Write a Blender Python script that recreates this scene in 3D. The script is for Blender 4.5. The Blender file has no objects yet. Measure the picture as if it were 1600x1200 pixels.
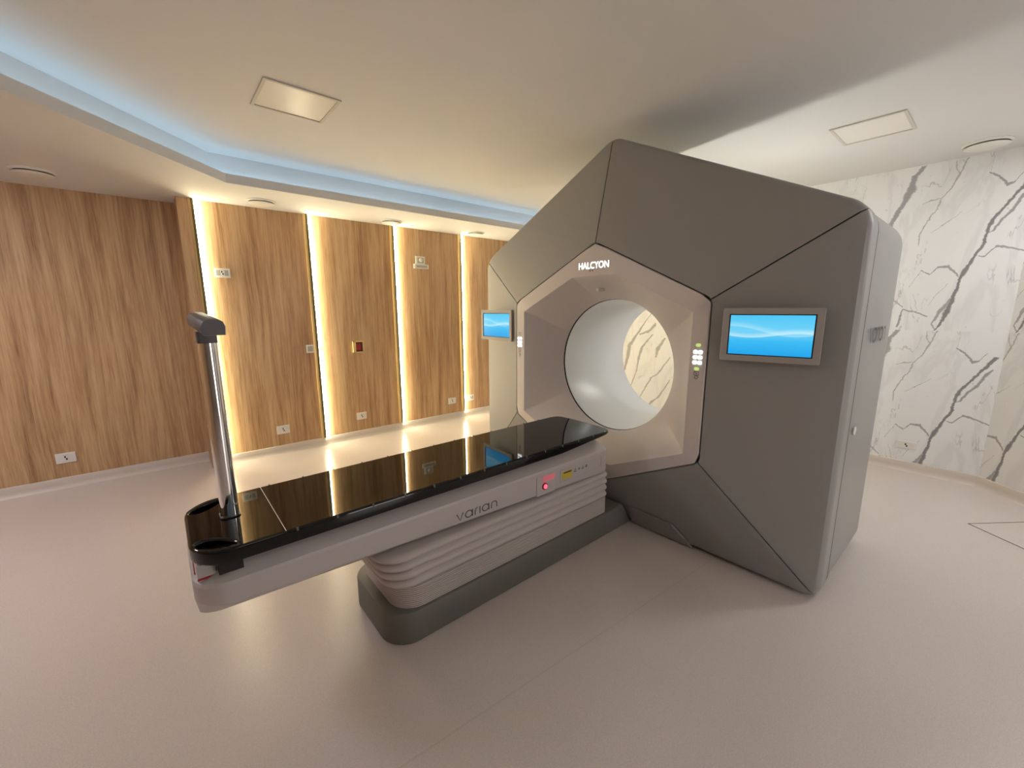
import bpy, bmesh, math, random
from math import sin, cos, pi, radians, atan2, hypot
from mathutils import Vector, Matrix

random.seed(7)
S = bpy.context.scene
COL = S.collection

# ------------------------------------------------------------------ camera
FPX, YAW, PITCH, ROLL = 644.865, radians(49.5631), radians(10.30273), radians(-0.17846)
CAM_H = 1.5
_f = Vector((cos(YAW) * cos(PITCH), sin(YAW) * cos(PITCH), -sin(PITCH)))
_r = Vector((sin(YAW), -cos(YAW), 0))
_u = _r.cross(_f)
r2 = cos(ROLL) * _r + sin(ROLL) * _u
u2 = -sin(ROLL) * _r + cos(ROLL) * _u
cam = bpy.data.cameras.new('camera')
cam.sensor_fit = 'HORIZONTAL'; cam.sensor_width = 36; cam.lens = 36 * FPX / 1600
cam.clip_start = 0.02; cam.clip_end = 60
camo = bpy.data.objects.new('camera', cam); COL.objects.link(camo)
m = Matrix((r2, u2, -_f)).transposed().to_4x4(); m.translation = Vector((0, 0, CAM_H))
camo.matrix_world = m
S.camera = camo

# ------------------------------------------------------------------ world, exposure
W = bpy.data.worlds.new('world'); S.world = W; W.use_nodes = True
W.node_tree.nodes['Background'].inputs[0].default_value = (0.9, 0.85, 0.8, 1)
W.node_tree.nodes['Background'].inputs[1].default_value = 0.02
S.view_settings.view_transform = 'Standard'; S.view_settings.look = 'None'
S.view_settings.gamma = 1; S.view_settings.use_curve_mapping = False
S.view_settings.exposure = 1.06

# light strengths of the room's lamps and the added fill
COVE = ((0.50, 0.77, 1.0), 1.6)          # cool strip in the ceiling cove
STRIP = ((1.0, 0.95, 0.66), 50.0)        # warm strips on the wood wall
ADDED_BACKLAMP = ((0.98, 1.0, 0.93), 17.0)     # made-up lamp carrying the light from behind the machine
SIDELAMP = ((0.96, 0.98, 1.0), 24.0)     # lit ceiling panel out of view on the right
LEFTLAMP = ((0.97, 0.97, 1.07), 14.5)     # lit ceiling panel out of view on the left
FILL_DOOR = ((1.0, 0.96, 0.95), 2.3)          # frosted door pane added as front fill, behind the viewpoint
FILL_LAMP = ((1.0, 0.96, 0.97), 2.2)      # added fill: glowing ceiling panel behind the viewpoint

# ------------------------------------------------------------------ materials
def mat(name, col=(0.8, 0.8, 0.8), rough=0.5, metal=0.0, spec=0.5, coat=0.0, bump=0.0, bscale=200, emit=None):
    m = bpy.data.materials.new(name); m.use_nodes = True
    nt = m.node_tree; b = nt.nodes['Principled BSDF']
    b.inputs['Base Color'].default_value = (*col, 1); b.inputs['Roughness'].default_value = rough
    b.inputs['Metallic'].default_value = metal; b.inputs['Specular IOR Level'].default_value = spec
    b.inputs['Coat Weight'].default_value = coat
    tc = nt.nodes.new('ShaderNodeTexCoord')
    nz = nt.nodes.new('ShaderNodeTexNoise'); nz.inputs['Scale'].default_value = bscale
    nz.inputs['Detail'].default_value = 4
    nt.links.new(tc.outputs['Object'], nz.inputs['Vector'])
    if bump > 0:
        bp = nt.nodes.new('ShaderNodeBump'); bp.inputs['Strength'].default_value = bump
        bp.inputs['Distance'].default_value = 0.002
        nt.links.new(nz.outputs['Fac'], bp.inputs['Height']); nt.links.new(bp.outputs['Normal'], b.inputs['Normal'])
    # a very light mottling keeps every surface procedural
    mx = nt.nodes.new('ShaderNodeMix'); mx.data_type = 'RGBA'
    mx.inputs['A'].default_value = (*[c * 0.96 for c in col], 1); mx.inputs['B'].default_value = (*[min(1, c * 1.04) for c in col], 1)
    nt.links.new(nz.outputs['Fac'], mx.inputs['Factor']); nt.links.new(mx.outputs['Result'], b.inputs['Base Color'])
    if emit:
        b.inputs['Emission Color'].default_value = (*emit[0], 1); b.inputs['Emission Strength'].default_value = emit[1]
    return m

M = {}
M['ceiling'] = mat('ceiling_paint', (0.74, 0.72, 0.70), 0.75, bump=0.05)
M['skirting'] = mat('skirting_vinyl', (0.66, 0.58, 0.51), 0.45)
M['plainwall'] = mat('plain_wall', (0.34, 0.30, 0.27), 0.7)
M['shell'] = mat('machine_grey', (0.325, 0.312, 0.295), 0.42, bump=0.12, bscale=900)
M['shellside'] = mat('machine_silver_grey', (0.28, 0.275, 0.265), 0.3, bump=0.05, bscale=900)
M['ivory'] = mat('machine_ivory', (0.67, 0.61, 0.585), 0.33)
M['bore'] = mat('bore_white', (0.86, 0.87, 0.88), 0.28)
M['dark'] = mat('dark_gap', (0.012, 0.011, 0.010), 0.6)
M['blackgloss'] = mat('black_gloss', (0.003, 0.003, 0.003), 0.03, spec=0.45)
M['blackedge'] = mat('black_edge', (0.008, 0.008, 0.008), 0.3)
M['couch'] = mat('couch_white', (0.55, 0.495, 0.475), 0.42)
M['plinth'] = mat('plinth_grey', (0.155, 0.145, 0.125), 0.5)
M['bellows'] = mat('bellows_rubber', (0.55, 0.49, 0.465), 0.5)
M['chrome'] = mat('polished_aluminium', (0.88, 0.86, 0.84), 0.09, metal=1.0)
M['headgrey'] = mat('head_grey', (0.13, 0.12, 0.125), 0.45)
M['logo'] = mat('logo_grey', (0.10, 0.095, 0.10), 0.5)
M['logodark'] = mat('logo_dark', (0.03, 0.03, 0.035), 0.4)
M['whiteplastic'] = mat('white_plastic', (0.80, 0.78, 0.73), 0.4)
M['greyplastic'] = mat('grey_plastic', (0.45, 0.44, 0.41), 0.5)
M['brass'] = mat('gold_trim', (0.85, 0.62, 0.27), 0.4)
M['olive'] = mat('profile_side', (0.16, 0.12, 0.03), 0.5)
M['yellow'] = mat('yellow_label', (0.65, 0.50, 0.04), 0.5)
M['red'] = mat('red_plastic', (0.45, 0.02, 0.02), 0.4)
M['brownbox'] = mat('brown_recess', (0.10, 0.035, 0.015), 0.6)
M['monitor'] = mat('monitor_frame', (0.42, 0.39, 0.36), 0.4)
M['cove_led'] = mat('cove_led', (1, 1, 1), emit=COVE)
M['strip_led'] = mat('warm_led', (1, 1, 1), emit=STRIP)
M['added_back_lamp'] = mat('added_back_glow', (1, 1, 1), emit=ADDED_BACKLAMP)
M['side_lamp'] = mat('side_lamp_glow', (1, 1, 1), emit=SIDELAMP)
M['left_lamp'] = mat('left_lamp_glow', (1, 1, 1), emit=LEFTLAMP)
M['fill_lamp'] = mat('fill_lamp_glow', (1, 1, 1), emit=FILL_LAMP)
M['door_fill'] = mat('door_fill_glow', (0.8, 0.8, 0.8), 0.5, emit=FILL_DOOR)
M['sign'] = mat('lit_lettering', (1, 1, 1), emit=((0.92, 1.0, 1.0), 1.5))
M['led_white'] = mat('lit_button_white', (1, 1, 1), emit=((0.90, 1.0, 1.0), 1.5))
M['led_green'] = mat('lit_button_green', (0.4, 0.6, 0.1), emit=((0.68, 0.85, 0.30), 0.30))
M['led_red'] = mat('red_glow', (0.9, 0.2, 0.25), emit=((1.0, 0.12, 0.22), 0.55))
M['red_dim'] = mat('dim_red_glow', (0.5, 0.2, 0.2), emit=((1.0, 0.16, 0.22), 0.12))
M['panelface'] = mat('lamp_cover', (0.80, 0.76, 0.70), 0.35)
M['panelframe'] = mat('lamp_frame', (0.62, 0.57, 0.51), 0.5)

def nodes_of(m):
    return m.node_tree.nodes, m.node_tree.links

def setin(nt, sock, v):
    if isinstance(v, (int, float)): sock.default_value = v
    else: nt.links.new(v, sock)
def mth(nt, op, a, b=0.0, c=0.0, clamp=False):
    n = nt.nodes.new('ShaderNodeMath'); n.operation = op; n.use_clamp = clamp
    setin(nt, n.inputs[0], a); setin(nt, n.inputs[1], b); setin(nt, n.inputs[2], c)
    return n.outputs[0]
def smooth(nt, v, a, b, o0=0.0, o1=1.0):
    n = nt.nodes.new('ShaderNodeMapRange'); n.interpolation_type = 'SMOOTHSTEP'
    setin(nt, n.inputs['Value'], v); setin(nt, n.inputs['From Min'], a); setin(nt, n.inputs['From Max'], b)
    n.inputs['To Min'].default_value = o0; n.inputs['To Max'].default_value = o1
    return n.outputs['Result']
def noise(nt, vec, scale, detail=3, rough=0.5, dist=0.0):
    n = nt.nodes.new('ShaderNodeTexNoise'); n.inputs['Scale'].default_value = scale
    n.inputs['Detail'].default_value = detail; n.inputs['Roughness'].default_value = rough; n.inputs['Distortion'].default_value = dist
    nt.links.new(vec, n.inputs['Vector']); return n.outputs['Fac']
def mapping(nt, vec, scale=(1, 1, 1), rot=(0, 0, 0), loc=(0, 0, 0)):
    n = nt.nodes.new('ShaderNodeMapping'); n.inputs['Scale'].default_value = scale
    n.inputs['Rotation'].default_value = rot; n.inputs['Location'].default_value = loc
    nt.links.new(vec, n.inputs['Vector']); return n.outputs['Vector']
def ramp(nt, fac, stops):
    n = nt.nodes.new('ShaderNodeValToRGB'); e = n.color_ramp.elements
    while len(e) < len(stops): e.new(0.5)
    for i, (p, c) in enumerate(stops): e[i].position = p; e[i].color = (*c, 1)
    nt.links.new(fac, n.inputs[0]); return n.outputs[0]
def mixc(nt, fac, a, b, mode='MIX'):
    n = nt.nodes.new('ShaderNodeMix'); n.data_type = 'RGBA'; n.blend_type = mode
    setin(nt, n.inputs['Factor'], fac)
    for k, v in (('A', a), ('B', b)):
        if isinstance(v, tuple): n.inputs[k].default_value = (*v, 1)
        else: nt.links.new(v, n.inputs[k])
    return n.outputs['Result']

def wood_mat():
    m = mat('oak_laminate', rough=0.42); nt = m.node_tree; b = nt.nodes['Principled BSDF']
    tc = nt.nodes.new('ShaderNodeTexCoord').outputs['UV']
    # slow sideways waver of the vertical grain
    wv = noise(nt, mapping(nt, tc, (2.0, 0.9, 1)), 1.0, 2)
    sx = nt.nodes.new('ShaderNodeSeparateXYZ'); nt.links.new(tc, sx.inputs[0])
    u = mth(nt, 'ADD', sx.outputs[0], mth(nt, 'MULTIPLY', wv, 0.05))
    cb = nt.nodes.new('ShaderNodeCombineXYZ'); nt.links.new(u, cb.inputs[0]); nt.links.new(sx.outputs[1], cb.inputs[1])
    v = cb.outputs[0]
    g1 = noise(nt, mapping(nt, v, (14, 0.7, 1)), 1.0, 4, 0.6)
    g2 = noise(nt, mapping(nt, v, (70, 1.8, 1)), 1.0, 4, 0.65)
    g3 = noise(nt, mapping(nt, v, (240, 7.0, 1)), 1.0, 2, 0.6)
    g = mth(nt, 'ADD', mth(nt, 'ADD', mth(nt, 'MULTIPLY', g1, 0.50), mth(nt, 'MULTIPLY', g2, 0.35)), mth(nt, 'MULTIPLY', g3, 0.20))
    c = ramp(nt, g, [(0.38, (0.28, 0.140, 0.062)), (0.48, (0.46, 0.270, 0.132)), (0.56, (0.58, 0.370, 0.196)), (0.68, (0.68, 0.470, 0.275))])
    nt.links.new(c, b.inputs['Base Color'])
    bp = nt.nodes.new('ShaderNodeBump'); bp.inputs['Strength'].default_value = 0.10; bp.inputs['Distance'].default_value = 0.001
    nt.links.new(g2, bp.inputs['Height']); nt.links.new(bp.outputs['Normal'], b.inputs['Normal'])
    return m
M['wood'] = wood_mat()

def floor_mat():
    m = mat('floor_vinyl', rough=0.22); nt = m.node_tree; b = nt.nodes['Principled BSDF']
    tc = nt.nodes.new('ShaderNodeTexCoord').outputs['Object']
    sp = noise(nt, tc, 260, 2, 0.7)
    c = mixc(nt, smooth(nt, sp, 0.42, 0.60), (0.62, 0.545, 0.50), (0.69, 0.61, 0.56))
    sx = nt.nodes.new('ShaderNodeSeparateXYZ'); nt.links.new(tc, sx.inputs[0])
    # welded sheet joint
    d = mth(nt, 'ABSOLUTE', mth(nt, 'SUBTRACT', mth(nt, 'ADD', sx.outputs[1], mth(nt, 'MULTIPLY', sx.outputs[0], 0.078)), 0.133))
    c = mixc(nt, mth(nt, 'MULTIPLY', smooth(nt, d, 0.0015, 0.005, 1.0, 0.0), 0.16), c, (0.33, 0.26, 0.22))
    nt.links.new(c, b.inputs['Base Color'])
    b.inputs['Roughness'].default_value = 0.25
    bp = nt.nodes.new('ShaderNodeBump'); bp.inputs['Strength'].default_value = 0.05; bp.inputs['Distance'].default_value = 0.001
    nt.links.new(noise(nt, tc, 70, 2), bp.inputs['Height']); nt.links.new(bp.outputs['Normal'], b.inputs['Normal'])
    return m
M['floor'] = floor_mat()

def marble_mat():
    m = mat('veined_marble', rough=0.30); nt = m.node_tree; b = nt.nodes['Principled BSDF']
    uv = nt.nodes.new('ShaderNodeTexCoord').outputs['UV']
    sx = nt.nodes.new('ShaderNodeSeparateXYZ'); nt.links.new(uv, sx.inputs[0])
    U, V = sx.outputs[0], sx.outputs[1]
    lower = mth(nt, 'LESS_THAN', V, 1.302)
    Vt = mth(nt, 'ADD', V, mth(nt, 'MULTIPLY', lower, 1.398))
    cb = nt.nodes.new('ShaderNodeCombineXYZ'); nt.links.new(U, cb.inputs[0]); nt.links.new(Vt, cb.inputs[1])
    T = cb.outputs[0]
    def wob(x, seed):
        a = noise(nt, mapping(nt, T, loc=(seed, seed * 2, 0)), 13, 3, 0.6)
        c = noise(nt, mapping(nt, T, loc=(seed, -seed, 0)), 60, 2, 0.6)
        return mth(nt, 'ADD', x, mth(nt, 'ADD', mth(nt, 'MULTIPLY', mth(nt, 'SUBTRACT', a, 0.5), 0.035), mth(nt, 'MULTIPLY', mth(nt, 'SUBTRACT', c, 0.5), 0.014)))
    Uw, Vw = wob(U, 3.1), wob(Vt, 7.7)
    wn = noise(nt, T, 26, 3, 0.7)
    acc = None
    def fcurve(inp, pts):
        n = nt.nodes.new('ShaderNodeFloatCurve'); cv = n.mapping.curves[0]
        n.mapping.use_clip = False; n.mapping.extend = 'HORIZONTAL'
        pts = sorted(pts)
        while len(cv.points) < len(pts): cv.points.new(0.5, 0.5)
        for p, (a, c) in zip(cv.points, pts): p.location = (a, c); p.handle_type = 'VECTOR'
        n.mapping.update(); nt.links.new(inp, n.inputs['Value']); return n.outputs['Value']
    def vein(pts, w, axis='v', strength=1.0, raw=False):
        """pts: (u, v) along the vein; w: width per point (metres)"""
        nonlocal acc
        u0 = 2.6 if raw else -0.15; ul = 1.2
        v0, vl = (0.0, 1.5) if raw else (1.29, 1.42)
        nu = mth(nt, 'DIVIDE', mth(nt, 'SUBTRACT', Uw, u0), ul)
        nv = mth(nt, 'DIVIDE', mth(nt, 'SUBTRACT', (wob(V, 5.0) if raw else Vw), v0), vl)
        q = [((a - u0) / ul, (c - v0) / vl) for a, c in pts]
        if isinstance(w, (int, float)): w = [w * 0.5] + [w] * (len(pts) - 2) + [w * 0.5]
        if axis == 'v':
            cen = fcurve(nv, [(c, a) for a, c in q]); d = mth(nt, 'MULTIPLY', mth(nt, 'ABSOLUTE', mth(nt, 'SUBTRACT', nu, cen)), ul)
            key, inp = [c for a, c in q], nv
        else:
            cen = fcurve(nu, q); d = mth(nt, 'MULTIPLY', mth(nt, 'ABSOLUTE', mth(nt, 'SUBTRACT', nv, cen)), vl)
            key, inp = [a for a, c in q], nu
        kk = sorted(zip(key, w))
        wc = [(k, x * 10) for k, x in kk]
        wd = mth(nt, 'MULTIPLY', fcurve(inp, wc), 0.1)
        wd = mth(nt, 'MULTIPLY', wd, mth(nt, 'ADD', 0.45, mth(nt, 'MULTIPLY', wn, 1.0)))
        ratio = mth(nt, 'DIVIDE', d, mth(nt, 'MAXIMUM', wd, 0.0001))
        k = mth(nt, 'MULTIPLY', smooth(nt, ratio, 0.55, 1.25, 1.0, 0.0), strength)
        k = mth(nt, 'MULTIPLY', k, mth(nt, 'MULTIPLY', mth(nt, 'GREATER_THAN', inp, kk[0][0]), mth(nt, 'LESS_THAN', inp, kk[-1][0])))
        acc = k if acc is None else mth(nt, 'MAXIMUM', acc, k)
    vein([(0.603, 2.70), (0.653, 2.626), (0.669, 2.511), (0.696, 2.421), (0.765, 2.262), (0.80, 2.10), (0.86, 1.95)], [.020, .022, .034, .022, .022, .018, .008], strength=.75)
    vein([(0.349, 2.70), (0.385, 2.587), (0.416, 2.49), (0.465, 2.409), (0.48, 2.327), (0.532, 2.235), (0.562, 2.135), (0.567, 2.031)], [.006, .008, .006, .005, .005, .005, .005, .003], strength=.6)
    vein([(0.41, 2.69), (0.41, 2.63), (0.385, 2.587)], .006, strength=.5)
    vein([(0.465, 2.409), (0.536, 2.407), (0.58, 2.38)], .006, 'u', .6)
    vein([(-0.02, 2.50), (0.026, 2.422), (0.087, 2.309), (0.142, 2.211), (0.17, 2.135), (0.169, 2.091), (0.177, 2.013), (0.223, 1.89), (0.254, 1.792), (0.273, 1.731), (0.283, 1.637), (0.313, 1.477), (0.344, 1.353), (0.372, 1.302)],
         [.014, .014, .011, .014, .014, .010, .011, .012, .020, .010, .014, .020, .010, .006], strength=.95)
    vein([(-0.01, 2.40), (0.016, 2.344), (0.051, 2.26), (0.112, 2.17), (0.143, 2.102), (0.169, 2.091)], [.008, .012, .012, .010, .010, .008], strength=.75)
    vein([(0.31, 1.58), (0.345, 1.49), (0.375, 1.42), (0.392, 1.36), (0.372, 1.302)], [.008, .018, .012, .006, .005], strength=.7)
    vein([(0.219, 2.556), (0.164, 2.515), (0.106, 2.446), (0.078, 2.454), (0.040, 2.521)], [.005, .010, .016, .008, .004], 'u', .75)
    vein([(0.19, 1.917), (0.163, 1.907), (0.111, 1.976), (0.061, 1.978), (-0.042, 1.931), (-0.12, 1.93)], [.005, .006, .009, .010, .006, .004], 'u', .7)
    vein([(0.579, 1.68), (0.517, 1.826), (0.458, 1.785), (0.418, 1.843), (0.35, 1.846), (0.282, 1.755)], [.003, .005, .005, .009, .014, .010], 'u', .7)
    vein([(0.593, 1.485), (0.528, 1.468), (0.43, 1.426)], [.006, .008, .006], 'u', .7)
    vein([(0.593, 1.49), (0.619, 1.32)], [.006, .010], strength=.8)
    vein([(0.54, 1.62), (0.50, 1.46)], .004, strength=.45)
    vein([(0.70, 1.62), (0.65, 1.55), (0.60, 1.50)], [.02, .012, .006], 'u', .6)
    vein([(0.33, 2.28), (0.43, 2.19), (0.50, 2.13)], .004, 'u', .5)
    vein([(0.34, 1.70), (0.40, 1.60), (0.44, 1.52)], .005, 'u', .5)
    vein([(0.592, 2.70), (0.639, 2.664), (0.648, 2.52), (0.70, 2.45)], [.012, .016, .008, .004], strength=.0)
    # the slabs seen through the ring
    vein([(3.12, 1.44), (3.166, 1.38), (3.295, 1.2), (3.448, 0.976), (3.473, 0.797), (3.515, 0.613)], [0.008, 0.008, 0.019, 0.035, 0.030, 0.011], strength=.8, raw=True)
    vein([(3.292, 1.143), (3.151, 1.191), (3.05, 1.291)], [0.011, 0.022, 0.032], 'u', .8, raw=True)
    vein([(3.086, 1.152), (3.248, 0.96), (3.288, 0.813), (3.324, 0.575), (3.414, 0.353)], [0.011, 0.024, 0.019, 0.011, 0.008], strength=.75, raw=True)
    vein([(2.903, 1.106), (2.998, 0.963), (3.02, 0.836)], [0.016, 0.035, 0.011], strength=.75, raw=True)
    vein([(2.812, 0.854), (2.975, 0.616), (3.079, 0.546), (3.238, 0.245)], [0.008, 0.019, 0.016, 0.007], strength=.7, raw=True)
    vein([(2.791, 0.554), (2.953, 0.276), (3.042, 0.218), (3.101, 0.134)], [0.008, 0.016, 0.024, 0.014], strength=.7, raw=True)
    # faint secondary veining slanting the same way
    def ridge(sc, seed, thr, rot):
        v = mapping(nt, T, (sc * 1.9, sc * 0.55, 1), (0, 0, rot), (seed, seed, 0))
        n = noise(nt, v, 1.0, 5, 0.55, 0.6)
        return smooth(nt, mth(nt, 'ABSOLUTE', mth(nt, 'SUBTRACT', n, 0.5)), 0.0, thr, 1.0, 0.0)
    area = smooth(nt, noise(nt, T, 2.2, 2), 0.45, 0.62)
    r1 = mth(nt, 'MULTIPLY', mth(nt, 'MULTIPLY', ridge(2.6, 4.0, 0.012, -0.45), area), 0.45)
    r2_ = mth(nt, 'MULTIPLY', ridge(1.4, 9.0, 0.05, -0.45), 0.10)
    fleck = mth(nt, 'MULTIPLY', smooth(nt, noise(nt, mapping(nt, T, (30, 14, 1)), 1.0, 2), 0.70, 0.76), 0.35)
    far = mth(nt, 'MAXIMUM', mth(nt, 'MAXIMUM', r1, r2_), fleck)
    acc = mth(nt, 'MAXIMUM', acc, far)
    base = mixc(nt, noise(nt, T, 1.6, 3), (0.82, 0.81, 0.795), (0.88, 0.87, 0.86))
    c = mixc(nt, acc, base, (0.235, 0.215, 0.225))
    nt.links.new(c, b.inputs['Base Color'])
    return m
M['marble'] = marble_mat()

def screen_mat():
    """blue desktop picture with a pale wave, lit from behind"""
    m = mat('screen_picture', (0.02, 0.02, 0.02), rough=0.15); nt = m.node_tree; b = nt.nodes['Principled BSDF']
    uv = nt.nodes.new('ShaderNodeTexCoord').outputs['UV']
    sx = nt.nodes.new('ShaderNodeSeparateXYZ'); nt.links.new(uv, sx.inputs[0]); U, V = sx.outputs[0], sx.outputs[1]
    col = ramp(nt, V, [(0.0, (0.01, 0.36, 0.80)), (0.35, (0.04, 0.48, 0.86)), (0.6, (0.16, 0.62, 0.90)), (1.0, (0.07, 0.55, 0.88))])
    def wave(c0, amp, fr, ph, w, s):
        y = mth(nt, 'ADD', c0, mth(nt, 'MULTIPLY', mth(nt, 'SINE', mth(nt, 'ADD', mth(nt, 'MULTIPLY', U, fr), ph)), amp))
        d = mth(nt, 'SUBTRACT', V, y)
        up = smooth(nt, d, 0.0, w, 1.0, 0.0); lo = smooth(nt, d, -0.015, 0.0)
        return mth(nt, 'MULTIPLY', mth(nt, 'MULTIPLY', up, lo), s)
    col = mixc(nt, wave(0.60, 0.12, 4.2, 1.4, 0.16, 0.30), col, (0.62, 0.90, 0.95))
    col = mixc(nt, wave(0.50, 0.06, 5.0, 3.5, 0.14, 0.50), col, (0.75, 0.95, 0.95))
    nt.links.new(col, b.inputs['Emission Color']); b.inputs['Emission Strength'].default_value = 0.5
    b.inputs['Specular IOR Level'].default_value = 0.2
    return m
M['screen'] = screen_mat()

# ------------------------------------------------------------------ helpers
def tag(o, label=None, cat=None, group=None, kind=None):
    if label: o['label'] = label
    if cat: o['category'] = cat
    if group: o['group'] = group
    if kind: o['kind'] = kind
    return o
def empty(name, loc, label=None, cat=None, group=None):
    o = bpy.data.objects.new(name, None); COL.objects.link(o); o.location = loc; o.empty_display_size = 0.1
    return tag(o, label, cat, group)
def rloc(o):
    v = Vector(o.location)
    while o.parent: o = o.parent; v += o.location
    return v
class MB:
    """collects geometry in WORLD coordinates, builds ONE mesh object"""
    def __init__(s): s.v = []; s.f = []; s.uv = {}; s.mi = []
    def add(s, vs, fs, mi=0):
        n = len(s.v); s.v += [tuple(v) for v in vs]
        for f in fs: s.f.append(tuple(i + n for i in f)); s.mi.append(mi)
        return s
    def box(s, a, b, mi=0):
        x0, y0, z0 = a; x1, y1, z1 = b
        return s.add([(x0, y0, z0), (x1, y0, z0), (x1, y1, z0), (x0, y1, z0), (x0, y0, z1), (x1, y0, z1), (x1, y1, z1), (x0, y1, z1)],
                     [(3, 2, 1, 0), (4, 5, 6, 7), (0, 1, 5, 4), (1, 2, 6, 5), (2, 3, 7, 6), (3, 0, 4, 7)], mi)
    def obox(s, c, ax, ay, az, mi=0):
        c = Vector(c); ax, ay, az = Vector(ax), Vector(ay), Vector(az)
        vs = [c + sx * ax + sy * ay + sz * az for sz in (-1, 1) for sx, sy in ((-1, -1), (1, -1), (1, 1), (-1, 1))]
        return s.add(vs, [(3, 2, 1, 0), (4, 5, 6, 7), (0, 1, 5, 4), (1, 2, 6, 5), (2, 3, 7, 6), (3, 0, 4, 7)], mi)
    def loft(s, rings, cap0=True, cap1=True, closed=True, mi=0):
        n = len(rings[0]); base = len(s.v)
        for r in rings: s.v += [tuple(p) for p in r]
        for k in range(len(rings) - 1):
            for i in range(n if closed else n - 1):
                j = (i + 1) % n; a = base + k * n
                s.f.append((a + i, a + j, a + n + j, a + n + i)); s.mi.append(mi)
        if cap0: s.f.append(tuple(base + i for i in range(n - 1, -1, -1))); s.mi.append(mi)
        if cap1: s.f.append(tuple(base + (len(rings) - 1) * n + i for i in range(n))); s.mi.append(mi)
        return s
    def build(s, name, mt, parent=None, smooth_angle=None, bevel=0.0, bseg=2, uvf=None):
        me = bpy.data.meshes.new(name)
        o = bpy.data.objects.new(name, me)
        off = Vector((0, 0, 0))
        if parent: o.parent = parent; off = rloc(parent)
        else:
            xs = [v[0] for v in s.v]; ys = [v[1] for v in s.v]; zs = [v[2] for v in s.v]
            off = Vector(((min(xs) + max(xs)) / 2, (min(ys) + max(ys)) / 2, min(zs))); o.location = off
        me.from_pydata([tuple(Vector(v) - off) for v in s.v], [], s.f)
        mts = mt if isinstance(mt, (list, tuple)) else [mt]
        for q in mts: me.materials.append(q)
        for p, i in zip(me.polygons, s.mi): p.material_index = i
        if uvf:
            uvl = me.uv_layers.new(name='UVMap')
            for p in me.polygons:
                for li in p.loop_indices:
                    vi = me.loops[li].vertex_index; uvl.data[li].uv = uvf(Vector(s.v[vi]), p.normal)
        bm = bmesh.new(); bm.from_mesh(me); bmesh.ops.recalc_face_normals(bm, faces=bm.faces); bm.to_mesh(me); bm.free()
        if smooth_angle is not None:
            for p in me.polygons: p.use_smooth = True
            me.set_sharp_from_angle(angle=radians(smooth_angle))
        if bevel > 0:
            b = o.modifiers.new('bevel', 'BEVEL'); b.width = bevel; b.segments = bseg; b.limit_method = 'ANGLE'; b.angle_limit = radians(40)
            for p in me.polygons: p.use_smooth = True
            b.harden_normals = True
        COL.objects.link(o)
        return o
def rounded_poly(pts, radii, n=6):
    """corner-rounded polygon -> list of (points of corner i)"""
    out = []; N = len(pts)
    for i in range(N):
        p = Vector(pts[i]); a = Vector(pts[i - 1]); b = Vector(pts[(i + 1) % N]); r = radii[i] if isinstance(radii, (list, tuple)) else radii
        da = (a - p).normalized(); db = (b - p).normalized()
        ang = da.angle(db); t = r / math.tan(ang / 2); c = p + (da + db).normalized() * (r / sin(ang / 2))
        s0 = p + da * t - c; s1 = p + db * t - c
        a0 = atan2(s0.y, s0.x); a1 = atan2(s1.y, s1.x); d = (a1 - a0 + pi) % (2 * pi) - pi
        out.append([Vector((c.x + r * cos(a0 + d * k / n), c.y + r * sin(a0 + d * k / n))) for k in range(n + 1)])
    return out
def flat(cs): return [p for c in cs for p in c]
def rrect(x0, x1, y0, y1, r, n=6):
    return flat(rounded_poly([(x0, y0), (x1, y0), (x1, y1), (x0, y1)], r, n))
def ring3(p2, z): return [(p[0], p[1], z) for p in p2]
def wood_uv(v, n):
    return (v.x + (v.y * 0.97 if abs(n.y) < 0.5 else 0.0), v.z)

def text_mb(txt, size, font_w=1.0):
    c = bpy.data.curves.new('t', 'FONT'); c.body = txt; c.size = size; c.fill_mode = 'FRONT'; c.align_x = 'LEFT'; c.offset = 0.0
    o = bpy.data.objects.new('t', c); COL.objects.link(o)
    bpy.context.view_layer.update()
    me = bpy.data.meshes.new_from_object(o.evaluated_get(bpy.context.evaluated_depsgraph_get()))
    vs = [v.co.copy() for v in me.vertices]; fs = [tuple(p.vertices) for p in me.polygons]
    bpy.data.objects.remove(o); bpy.data.meshes.remove(me); bpy.data.curves.remove(c)
    return vs, fs
def place2d(vs, origin, ux, uy, width=None, height=None):
    x0 = min(v.x for v in vs); x1 = max(v.x for v in vs); y0 = min(v.y for v in vs); y1 = max(v.y for v in vs)
    sx = width / (x1 - x0) if width else 1; sy = height / (y1 - y0) if height else sx
    o = Vector(origin); ux = Vector(ux); uy = Vector(uy)
    return [o + ux * ((v.x - x0) * sx) + uy * ((v.y - y0) * sy) for v in vs]
def strokes(paths, w):
    """2-D strokes (ribbons with round joints) -> verts, faces"""
    vs, fs = [], []
    for path in paths:
        P = [Vector(p) for p in path]
        L = []; R = []
        for i, p in enumerate(P):
            d = (P[min(i + 1, len(P) - 1)] - P[max(i - 1, 0)]).normalized(); n = Vector((-d.y, d.x))
            L.append(p + n * w / 2); R.append(p - n * w / 2)
        b = len(vs); vs += L + R; k = len(P)
        fs += [(b + i, b + i + 1, b + k + i + 1, b + k + i) for i in range(k - 1)]
    return vs, fs
def arc(cx, cy, r, a0, a1, n=14, ry=None):
    ry = ry or r
    return [(cx + r * cos(radians(a0 + (a1 - a0) * i / n)), cy + ry * sin(radians(a0 + (a1 - a0) * i / n))) for i in range(n + 1)]
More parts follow.
